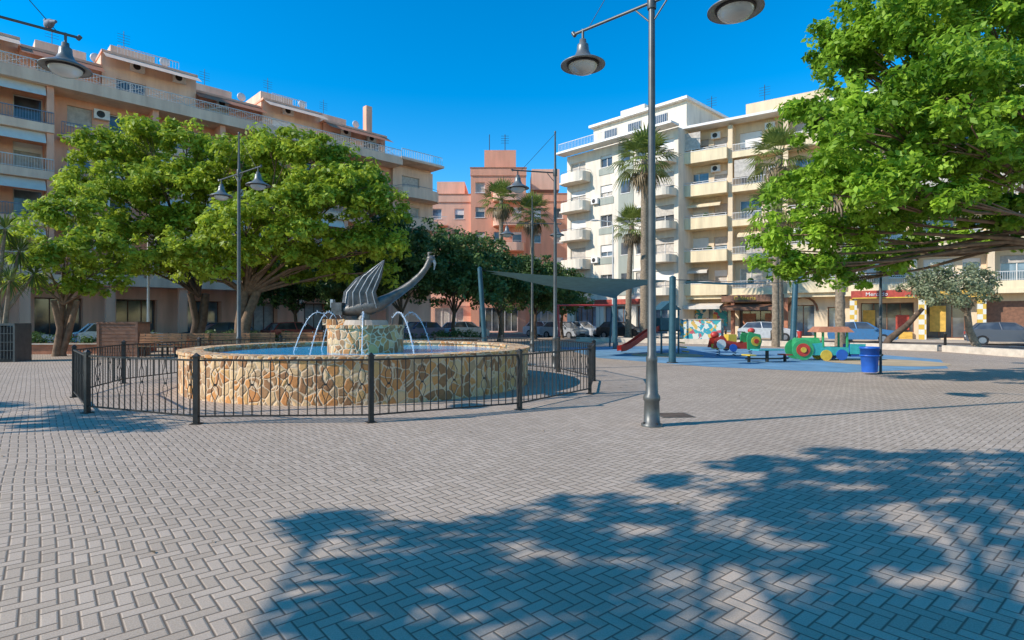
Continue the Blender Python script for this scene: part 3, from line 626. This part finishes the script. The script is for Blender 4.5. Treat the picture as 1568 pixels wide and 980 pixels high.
wb.quad((0,0,-.1),(0,12,-.1),(0,12,19.5),(0,0,19.5),'white'); wb.quad((LW,0,-.1),(LW,12,-.1),(LW,12,19.5),(LW,0,19.5),'white'); wb.quad((0,12,-.1),(LW,12,-.1),(LW,12,19.5),(0,12,19.5),'white'); wb.quad((0,0,19.49),(LW,0,19.49),(LW,12,19.49),(0,12,19.49),'concrete')
bb.box(4,9.5,-.3,-.01,3.1,3.6,'signred'); 
wb.obj('walls',e); bb.obj('balconies',e); rb.obj('railings',e)
# --- pink building
e=empty('pink_apartment_building',(-10.5,70,0),0); wb,bb,rb=MB(),MB(),MB()
for (x0,x1,H,wk,y) in ((0,5.5,16.6,'pink',0),(5.5,12.2,20.6,'salmon',-1.0),(12.2,17.6,18.2,'salmon',-.4)):
    z=4.0
    while z+2.9<=H:
        n=2 if x1-x0<6 else 3; ops=[]
        for i in range(n):
            xa=x0+(x1-x0)*(i+.25)/n; ops.append((xa,xa+1.15,z+.95,z+2.2,'w'))
        wall_open(wb,x0,x1,z,z+3.0,y,ops,wk,rnd=rnd)
        z+=3.0
    wb.box(x0,x1,y+.5,y+10,-.1,z+.3,wk); wb.box(x0-.05,x1+.05,y-.12,y+.49,z,z+.9,wk); bb.box(x0-.1,x1+.1,y-.18,y+.3,z+.9,z+1.0,'terra')
    wall_open(wb,x0,x1,-.1,4.0,y,[(x0+1,x1-1,.1,3,'s')],wk,rnd=rnd)
    wb.quad((x0,y,-.1),(x0,y+.6,-.1),(x0,y+.6,z),(x0,y,z),wk); wb.quad((x1,y,-.1),(x1,y+.6,-.1),(x1,y+.6,z),(x1,y,z),wk)
for k in range(5):
    z=4+3.0*k; bb.M=Matrix.Translation((0,-1.0,0)); rb.M=bb.M; rbalc(bb,rb,8.2,12.0,z+.001,1.4,'pink','rail',.8); bb.M=Matrix.Identity(4);rb.M=bb.M
    if k<4: railing(rb,.3,2.6,-.9,z+.2,.9,'rail'); bb.box(.3,2.6,-.95,-.01,z,z+.18,'pink')
wb.box(7,11,2,8,20,23.0,'salmon'); wb.box(1,4.5,2,8,16.5,19,'pink'); wb.box(13,16.5,2,8,18,20.6,'pink')
for x in (7.6,9.6): rb.tube([(x,3,23),(x,3,25.3)],.05,'iron',5); 
for q in range(4): rb.tube([(9.1,3,24.2+q*.3),(10.1,3,24.2+q*.3)],.02,'iron',4)
wb.obj('walls',e); bb.obj('balconies',e); rb.obj('railings',e)
# --- left building
dirx=Vector((.709,.705,0)).normalized(); org=Vector((-39.1,25.5,0)); e=empty('peach_apartment_building',org,math.atan2(dirx.y,dirx.x))
wb,bb,rb=MB(),MB(),MB(); LL=39.2; fl=[4.5+2.85*k for k in range(5)]; rnd=random.Random(4)
for k in range(4):
    z=fl[k]; x=0; ops=[]; i=0
    while x<LL-.5:
        wloc=4.6; 
        if i%2==0:
            ops+=[(x+.5,x+2.2,z+.02,z+2.15,'d'),(x+2.8,x+4.2,z+.02,z+2.15,'d')]
            bb.box(x,x+wloc,-1.6,-.002,z-.22,z,'peachlight'); bb.box(x,x+wloc,-1.6,-1.48,z+.002,z+.28,'peachlight'); railing(rb,x+.02,x+wloc-.02,-1.54,z+.28,.75,'railblue' if k%2 else 'rail',.13)
            for xx in (x,x+wloc-.35): bb.box(xx,xx+.35,-1.47,-.003,z+.003,z+2.62,'peach')
            if rnd.random()<.6: bb.add([(x+.4,-1.3,z+2.6),(x+4.2,-1.3,z+2.6),(x+4.2,-1.75,z+1.9),(x+.4,-1.75,z+1.9)],[(0,1,2,3)],'awn')
        else:
            ops+=[(x+.5,x+1.8,z+.9,z+2.15,'w'),(x+2.7,x+4.0,z+.9,z+2.15,'w')]
            bb.box(x+.1,x+wloc-.1,-.9,-.002,z-.2,z-.02,'peachlight'); railing(rb,x+.12,x+wloc-.12,-.85,z-.02,.85,'railblue',.15)
            ac(bb,x+1.85,-.01,z+1.6)
        x+=wloc+.3; i+=1
    ops=[o for o in ops if o[1]<LL-.2]
    wall_open(wb,0,LL,z,z+2.85,0,ops,'peach',rnd=rnd)
ops=[(x,x+2.4,.2,2.9,'s') for x in np.arange(1,LL-3,4.2)]
wall_open(wb,0,LL,-.1,4.5,0,ops,'peach',.8,'brown',rnd)
for x in np.arange(.2,LL,4.2): bb.box(x,x+.5,-1.5,-1.0,-.1,3.699,'peach')
bb.box(0,LL,-1.66,-1.0,3.7,4.27,'peachlight')
z=fl[4]; bb.box(-.1,LL+.1,-1.8,-.002,z-.25,z,'peachlight'); bb.box(-.1,LL+.1,-1.8,-1.66,z+.002,z+.45,'peachlight'); railing(rb,0,LL,-1.73,z+.452,.65,'rail',.16)
for x in np.arange(0,LL-1.2,1.2):
    rb.tube([(x,-1.76,z+.5),(x+1.2,-1.76,z+1.05)],.018,'rail',4,False); rb.tube([(x,-1.765,z+1.05),(x+1.2,-1.765,z+.5)],.018,'rail',4,False)
for i,(xa,xb,h,yy) in enumerate(((0,13,3.3,2.0),(13,17.2,2.7,1.4),(17.2,23,3.7,1.2),(23,28,2.9,2.0),(28,33,3.5,1.5),(33,LL,2.8,1.0))):
    ops=[(x,x+1.8,z+.1,z+2.2,'d') for x in np.arange(xa+.8,xb-2,3.1)]
    wall_open(wb,xa,xb,z,z+h,yy,ops,'peach' if i%2 else 'peachlight',rnd=rnd)
    wb.box(xa,xb,yy+.3,yy+9,z,z+h,'peach' if i%2 else 'peachlight'); bb.box(xa-.05,xb+.05,yy-.25,yy+9.2,z+h,z+h+.16,'peach'); 
    bb.add([(xa,yy-.25,z+h-.02),(xb,yy-.25,z+h-.02),(xb,yy-1.5,z+h-.75),(xa,yy-1.5,z+h-.75)],[(0,1,2,3)],'terra' if i%2 else 'peachlight')
    if i%2==0: railing(rb,xa+1,xb-1,yy+.6,z+h+.16,.9,'rail',.2)
    for x in np.arange(xa+.6,xb-2,2.6): ac(bb,x+1.0,yy-.01,z+h-.75)
    wb.box(xa+1.0,xa+3.8,yy+3,yy+7,z+h+.16,z+h+1.9,'peachlight')
    rb.tube([(xa+4.2,yy+2,z+h),(xa+4.2,yy+2,z+h+1.6)],.03,'rail',5); rb.ell((xa+4.2,yy+1.9,z+h+1.3),(.35,.08,.35),'rail',12,6)
    rb.tube([(xa+2,yy+4,z+h+1.9),(xa+2,yy+4,z+h+3.6)],.02,'iron',4)
    for q in range(4): rb.tube([(xa+1.6,yy+4,z+h+2.7+.2*q),(xa+2.4,yy+4,z+h+2.7+.2*q)],.012,'iron',3)
wb.box(LL-2,LL-1.4,1,1.6,z+2.8,z+5.4,'peach'); wb.box(10,10.7,3,3.7,z+3.3,z+5.0,'peach')
wb.quad((0,13,-.1),(LL,13,-.1),(LL,13,16),(0,13,16),'peach'); wb.quad((0,0,-.1),(0,13,-.1),(0,13,16),(0,0,16),'peach'); wb.quad((LL,0,-.1),(LL,13,-.1),(LL,13,16.2),(LL,0,16.2),'peach'); wb.quad((0,0,15.88),(LL,0,15.88),(LL,13,15.88),(0,13,15.88),'terra')
for k in range(4):
    z=fl[k]; wall_open(wb,LL,LL+4.6,z,z+2.85,-.3,[(LL+1,LL+3,z+.02,z+2.1,'d')],'peachlight',rnd=rnd)
    bb.M=Matrix.Translation((0,-.3,0)); rb.M=bb.M; rbalc(bb,rb,LL+.1,LL+4.7,z+.001,1.6,'peachlight','railblue',.75); bb.M=Matrix.Identity(4); rb.M=bb.M
wb.box(LL+.01,LL+4.6,0,9,-.1,fl[4]+.3,'peachlight'); bb.box(LL-.1,LL+4.8,-1.9,9.1,fl[4]+.3,fl[4]+.5,'peachlight'); railing(rb,LL,LL+4.6,-1.8,fl[4]+.5,.8,'rail',.2)
wb.obj('walls',e); bb.obj('balconies',e); rb.obj('railings',e)
def strip(name,a,d,L0,w0,w1):
    d=Vector((*d,0)).normalized(); n=Vector((d.y,-d.x,0)); a=Vector((*a,0)); b=MB()
    q=[a+n*w0,a+d*L0+n*w0,a+d*L0+n*w1,a+n*w1]; b.add([(*p.xy,-.119) for p in q]+[(*p.xy,.0) for p in q],[(4,5,6,7),(0,1,5,4),(1,2,6,5),(2,3,7,6),(3,0,4,7)],'concrete'); b.obj(name)
strip('sidewalk',(-39.1,25.5),(.709,.705),46,-3,3.2); strip('sidewalk',(6.1,62.9),(9.4,-9.9),13.6,-2,3); strip('sidewalk',(15.9,54),(20.2,-13.8),32,-3,2.6); strip('sidewalk',(-11,70),(1,0),18,-2,4)
# ------------------------------------------------------------ cars
def car(x,y,rz,col,kind=0):
    e=empty('parked_car',(x,y,-.12),rz); pm=carpaint('car_paint',col)
    b=MB(); xf,xr=1.3,-1.3
    def arch(cx): return [(cx+ .4*math.cos(a),.28+.4*math.sin(a)) for a in np.linspace(0,math.pi,9)]
    prof=[(2.05,.28)]+[(2.12,.45),(2.1,.66),(1.95,.78),(1.0,.93),(-1.75,.97),(-2.08,.9),(-2.12,.6),(-2.06,.28)]
    prof+=[p for p in arch(xr)][::-1]+[p for p in arch(xf)][::-1]
    b.ext(prof,-.86,.86,pm); b.obj('body',e,bevel=.05)
    b=MB(); top=1.46
    wB,wT=.80,.62
    ptsB=[(1.05,.92),(-.3,.94),(-1.9,.95)]; ptsT=[(.3,top-.04),(-.45,top),(-1.45,top-.06)]
    vs=[(p[0],-wB,p[1]) for p in ptsB]+[(p[0],-wT,p[1]) for p in ptsT]+[(p[0],wB,p[1]) for p in ptsB]+[(p[0],wT,p[1]) for p in ptsT]
    b.add(vs,[(0,1,4,3),(1,2,5,4),(6,9,10,7),(7,10,11,8),(0,3,9,6),(2,8,11,5)],'glass')
    b.add([(p[0]*1.0+.03*(1 if i==0 else -1 if i==2 else 0),s_*(wT+.02),p[1]+.0+dz) for dz in (0,.035) for s_ in (-1,1) for i,p in enumerate(ptsT)],[(6,7,10,9),(7,8,11,10),(0,3,4,1),(1,4,5,2),(0,1,7,6),(1,2,8,7),(3,9,10,4),(4,10,11,5),(0,6,9,3),(2,5,11,8)],pm)
    for s_ in (-1,1):
        for (pb,pt) in zip(ptsB,ptsT): b.tube([(pb[0],s_*(wB+.005),pb[1]-.02),(pt[0],s_*(wT+.005),pt[1]+.01)],.04,pm,6)
        b.box(.75,.93,s_*.95-.09,s_*.95+.09,.93,1.05,pm)
    b.obj('cabin',e)
    b=MB()
    for cx in (xf,xr):
        for s_ in (-1,1):
            b.tube([(cx,s_*.66,.30),(cx,s_*.875,.30)],.32,'tire',20); b.tube([(cx,s_*.876,.30),(cx,s_*.885,.30)],.2,'rim',12)
    b.obj('wheels',e)
    b=MB()
    for s_ in (-1,1): b.box(2.0,2.12,s_*.62-.17,s_*.62+.17,.60,.72,'lens'); b.box(-2.13,-2.0,s_*.68-.13,s_*.68+.13,.66,.86,'red')
    b.box(2.08,2.135,-.35,.35,.34,.46,'iron'); b.box(2.12,2.14,-.26,.26,.48,.58,'whitepaint'); b.box(-2.145,-2.115,-.26,.26,.5,.6,'whitepaint'); b.obj('lights_and_plates',e)
cols=[(.08,.25,.45),(.55,.56,.57),(.7,.7,.7),(.03,.03,.035),(.25,.02,.02),(.5,.5,.52),(.05,.09,.2),(.7,.7,.68)]
for i,s_ in enumerate((-4.6,-1.1,2.4,5.9,9.4,12.9,16.4,19.9)): car(-24+s_,29.2+s_,math.radians(45)+(math.pi if i%3==0 else 0),cols[i])
for i,(x,y,a) in enumerate(((3.2,56.3,-46),(6.4,53,-46),(9.6,49.7,-46),(25.5,41.4,-34),(32.1,36.9,-34),(20.3,45,-34),(4.6,50.5,-46))): car(x,y,math.radians(a),[(.7,.7,.7),(.6,.62,.64),(.03,.03,.03),(.06,.2,.4),(.10,.11,.13),(.6,.6,.6),(.45,.47,.5)][i])
# ------------------------------------------------------------ playground
b=MB()
def pole(a,c,r=.11): b.tube([a,c],[r,r*.9],'teal',12); b.lathe([(.2,0),(.2,.02),(.12,.03)],(a[0],a[1],.005),'iron',12); b.lathe([(r*.95,0),(.03,.06),(0,.07)],c,'teal',12)
pole((-1.0,21.8,0),(-1.25,22,3.5),.1); pole((5.62,19.95,0),(5.65,20,3.0),.13); pole((14.9,30.2,0),(15.2,30.5,3.55),.16); pole((5.35,29.5,0),(5.35,29.5,2.75),.12)
def sail(A,B,C,D,sag,n=14):
    A,B,C,D=map(Vector,(A,B,C,D)); vs=[];fs=[]
    for i in range(n+1):
        for j in range(n+1):
            u,v=i/n,j/n; p=(A.lerp(B,u)).lerp(D.lerp(C,u),v)
            cen=(A+B+C+D)/4; edge=1-.14*(math.sin(math.pi*u)*(1-math.sin(math.pi*v))+math.sin(math.pi*v)*(1-math.sin(math.pi*u)))
            p=cen+(p-cen)*edge; p.z-=sag*math.sin(math.pi*u)*math.sin(math.pi*v)+.12*sag*math.sin(math.pi*u); vs.append(p)
    for i in range(n):
        for j in range(n): fs.append((i*(n+1)+j,(i+1)*(n+1)+j,(i+1)*(n+1)+j+1,i*(n+1)+j+1))
    b.add(vs,fs,'sail',True)
sail((-1.1,22,3.42),(5.5,20.05,2.9),(5.3,29.2,2.6),(-.9,22.6,3.36),.2)
sail((5.8,20.1,2.9),(9.5,24.5,3.1),(14.9,30.2,3.45),(6.2,21.0,2.86),.08)
for p,q in (((-1.25,22,3.45),(-1.0,22,3.4)),((5.65,20,2.92),(9.5,23.8,3.1)),((9.5,23.8,3.1),(15.2,30.5,3.5))): b.tube([p,q],.012,'iron',4)
b.obj('shade_sail')
b=MB()
for x in (.35,1.15):
    for y in (-.4,.4): b.tube([(x,y,0),(x,y,1.95)],.045,'teal',8)
b.box(.3,1.2,-.45,.45,1.0,1.06,'iron'); b.add([(.25,-.5,1.95),(1.25,-.5,1.95),(.75,-.5,2.35),(.25,.5,1.95),(1.25,.5,1.95),(.75,.5,2.35)],[(0,1,2),(5,4,3),(0,2,5,3),(1,4,5,2)],'teal')
b.box(.36,1.14,.40,.44,1.06,1.6,'teal'); b.box(.36,1.14,-.44,-.40,1.06,1.6,'teal'); 
prev=None
for i in range(9):
    t=i/8; x=.3-1.75*t; z=1.05-.95*t+.12*math.sin(t*math.pi*2)*.4+(.0 if t<.9 else .05)
    if prev: 
        px_,pz=prev; b.add([(px_,-.28,pz),(px_,.28,pz),(x,.28,z),(x,-.28,z)],[(0,1,2,3)],'red')
        for s_ in (-.28,.28): b.add([(px_,s_-.02,pz-.04),(px_,s_-.02,pz+.2),(x,s_-.02,z+.2),(x,s_-.02,z-.04),(px_,s_+.02,pz-.04),(px_,s_+.02,pz+.2),(x,s_+.02,z+.2),(x,s_+.02,z-.04)],[(0,1,2,3),(7,6,5,4),(1,5,6,2),(0,3,7,4)],'red')
    prev=(x,z)
for i in range(5): b.box(1.22+.1*i,1.3+.1*i,-.3,.3,.85-.2*i,.9-.2*i,'yellow')
b.obj('playground_slide',loc=(6.2,25.5,0),rz=.15)
b=MB()
for x in (-1.5,1.5):
    for y in (-.8,.8): b.tube([(x*1.05,y,0),(x,0,2.3)],.05,'red' if x<0 else 'teal',8)
b.tube([(-1.6,0,2.3),(1.6,0,2.3)],.05,'red',8)
for x in (-.8,-.35,.35,.8): b.tube([(x,0,2.28),(x,.0,.55)],.01,'iron',4)
b.box(-.82,-.33,-.1,.1,.5,.54,'iron'); b.box(.33,.82,-.1,.1,.5,.54,'iron'); b.obj('swing_set',loc=(4.0,31,0),rz=.1)
def disc(b,x,y,z,r,t,k,n=20): b.tube([(x,y-t/2,z),(x,y+t/2,z)],r,k,n)
b=MB()
b.box(-.9,.95,-.22,.22,.3,.5,'yellow'); 
for x in (-.7,0,.7): b.tube([(x+.07*math.cos(a),.07*math.sin(a),.02+.28*a/18) for a in np.linspace(0,18,40)],.012,'iron',5)
for s_ in (-.25,.25):
    b.ext([(-1.05,.35),(-.95,.75),(-.6,.85),(-.45,.65),(-.1,.6),(.2,.55),(.5,.6),(.5,.3)],s_-.02,s_+.02,'red')
    b.ext([(.42,.28),(.40,.8),(.5,1.02),(.72,.95),(.98,.9),(1.05,.6),(.95,.28)],s_*1.12-.02,s_*1.12+.02,'green')
    disc(b,.78,s_*1.3,.62,.2,.03,'yellow'); disc(b,.78,s_*1.4,.62,.1,.03,'red'); disc(b,-.72,s_*1.25,.5,.2,.03,'whitepaint'); disc(b,-.2,s_*1.25,.35,.16,.03,'blue')
b.box(-.35,.0,-.2,.2,.5,.9,'yellow'); b.tube([(.3,-.3,1.0),(.3,.3,1.0)],.02,'iron',6); b.ell((-.85,0,.88),(.18,.15,.15),'red'); b.ell((.75,0,1.05),(.15,.15,.12),'red')
b.obj('caterpillar_spring_rider',loc=(9.3,23.8,0),rz=.1)
b=MB()
for s_ in (-.32,.32):
    disc(b,-.78,s_*1.1,.4,.38,.04,'green'); disc(b,-.78,s_*1.22,.4,.24,.04,'red'); disc(b,-.78,s_*1.32,.4,.1,.04,'yellow')
    b.ext([(-.5,.2),(-.5,.62),(-.05,.66),(-.05,.5),(.85,.5),(.85,.2)],s_-.02,s_+.02,'turq'); disc(b,.05,s_*1.1,.2,.2,.04,'yellow'); disc(b,.6,s_*1.1,.22,.2,.04,'blue')
    for x in (-.05,.8): b.box(x-.03,x+.03,s_-.03,s_+.03,.5,1.05,'green')
b.tube([(-.95,0,.62),(-.1,0,.62)],.22,'green',16); b.tube([(-.75,0,.8),(-.75,0,1.08)],[.06,.1],'red',10); b.box(-.1,.85,-.3,.3,.3,.36,'turq')
b.add([(-.3,-.45,1.05),(1.0,-.45,1.05),(.85,-.3,1.25),(-.15,-.3,1.25),(-.3,.45,1.05),(1.0,.45,1.05),(.85,.3,1.25),(-.15,.3,1.25)],[(0,1,2,3),(7,6,5,4),(3,2,6,7),(0,3,7,4),(1,5,6,2),(0,4,5,1)],'terra')
b.box(.95,1.35,-.3,.3,.15,.6,'blue'); b.ext([(.9,.25),(1.4,.25),(1.45,.62),(.9,.62)],-.34,-.31,'turq')
b.obj('toy_locomotive',loc=(11.55,21.3,0),rz=-.08)
b=MB(); b.tube([(0,0,0),(0,0,.42)],.06,'iron',8); b.box(-.5,.5,-.25,.25,.42,.46,'turq'); b.box(-.85,-.6,-.25,.25,.24,.28,'yellow'); b.box(.6,.85,-.25,.25,.24,.28,'red')
for x in (-.72,.72): b.box(x-.03,x+.03,-.05,.05,0,.24,'iron')
b.box(-.85,.85,-.03,.03,.1,.15,'iron'); b.obj('playground_table',loc=(9.1,20.3,0),rz=.2)
b=MB(); b.lathe([(.19,.06),(.235,.70),(.25,.70),(.25,.76),(.215,.76),(.18,.2),(0,.2)],(0,0,0),'blue',24); b.lathe([(0,.06),(.19,.06)],(0,0,0),'blue',24); b.lathe([(.243,.5),(.25,.5),(.25,.54),(.243,.54)],(0,0,0),'blue',24)
b.box(.2,.36,-.03,.03,.5,.56,'metal'); b.obj('litter_bin',loc=(9.9,15.75,-.0))
b=MB(); b.lathe([(.08,0),(.08,.02),(.035,.04),(.035,4.15),(0,4.18)],(0,0,0),'metal',10); b.box(-.5,-.04,-.02,.02,3.8,4.1,'metal'); b.box(-.48,-.06,-.026,-.021,3.83,4.07,'iron'); b.obj('sign_post',loc=(10.27,15.85,0))
b=MB(); b.box(-1.6,1.6,-.7,.7,0,1.6,'mural'); b.box(-1.65,1.65,-.75,.75,1.6,1.68,'concrete'); b.obj('mural_utility_box',loc=(15.4,46.2,-.1),rz=-.5,bevel=.02)
b=MB(); b.box(-.75,.75,-.45,.45,0,.15,'iron'); b.box(-.72,.72,-.42,.42,.15,1.25,'interior'); b.box(-.78,.78,-.48,.48,1.3,1.38,'metal')
for i in range(16): x=-.75+.1*i; b.box(x-.01,x+.01,-.47,-.45,.1,1.3,'metal')
for z in (.4,.7,1.0): b.box(-.76,.76,-.475,-.45,z,z+.025,'metal')
for s_ in (-.76,.76): b.box(s_-.03,s_+.03,-.48,.48,0,1.3,'metal')
b.obj('caged_waste_container',loc=(-18.6,20.6,0),rz=.2)
b=MB(); b.box(-.75,.75,-.5,.5,0,1.35,'terra'); b.box(-.8,.8,-.55,.55,1.35,1.42,'brown')
for i in range(9): z=.05+.145*i; b.box(-.77,.77,-.52,-.50,z,z+.11,'brown')
for s_ in (-.74,.74): b.box(s_-.05,s_+.05,-.54,-.521,0,1.35,'brown')
b.obj('wooden_kiosk_box',loc=(-16.2,23.8,0),rz=.1)
def bench(x,y,rz):
    b=MB()
    for i in range(4): b.box(-.9,.9,-.25+.12*i,-.16+.12*i,.42,.455,'orange')
    for i in range(4): b.box(-.9,.9,.24+.02*i,.27+.02*i,.52+.11*i,.61+.11*i,'orange')
    for sx in (-.7,.7): b.box(sx-.03,sx+.03,-.24,-.19,0,.42,'iron'); b.box(sx-.03,sx+.03,.22,.27,0,.42,'iron'); b.tube([(sx,.25,.4),(sx,.33,.97)],.025,'iron',6); b.box(sx-.03,sx+.03,-.24,.26,.38,.418,'iron')
    b.obj('park_bench',loc=(x,y,0),rz=rz)
for px,d in ((245,23),(280,23.6),(345,24),(385,24.6),(460,25.5),(500,26),(560,27)): bench((px-784)/F*d,d,.12)
b=MB()
for (x0,y0,x1,y1) in ((-22.5,24.6,-17,25.4),(-15.5,26,-9,27.4),(-8,29,-2,33)):
    a=Vector((x0,y0,0));c=Vector((x1,y1,0));d_=(c-a).normalized();n=Vector((-d_.y,d_.x,0))*2.4
    q=[a,c,c+n,a+n]; b.add([(*p.xy,-.02) for p in q]+[(*p.xy,.42) for p in q],[(0,1,5,4),(1,2,6,5),(2,3,7,6),(3,0,4,7)],'terra'); b.add([(*p.xy,.38) for p in q],[(0,1,2,3)],'soil')
    q2=[a-n*.03,c-n*.03,c+n*.06,a+n*.06]; b.add([(*p.xy,.421) for p in q2]+[(*p.xy,.47) for p in q2],[(4,5,6,7),(0,1,5,4),(1,2,6,5),(2,3,7,6),(3,0,4,7)],'kerb')
b.obj('brick_planter')
C=[];
for (x0,y0,x1,y1) in ((-22.5,25.6,-17,26.4),(-15.5,27.2,-9,28.6),(-8,30.2,-2,34.2)):
    for i in range(34): t=random.random(); C.append((x0+(x1-x0)*t,y0+(y1-y0)*t+random.uniform(0,1.2),.55+random.uniform(-.1,.25)))
C=np.array(C); leafobj('low_hedge',C,np.full(len(C),.35),np.full(len(C),.5),70,.13,'leafdark')
C=np.array([(random.uniform(-8,16),random.uniform(3,22),.012) for _ in range(260)]); o=leafobj('fallen_leaves',C,np.full(len(C),.01),np.full(len(C),.5),1,.05,'leafdead',None,.1,.5,6)
for i in range(5):
    b=MB(); b.lathe([(.07,0),(.06,.7),(.08,.72),(.06,.82),(0,.86)],(0,0,0),'iron',12); b.obj('bollard',loc=(14.5+2.2*i,38.6-2.0*i,0))
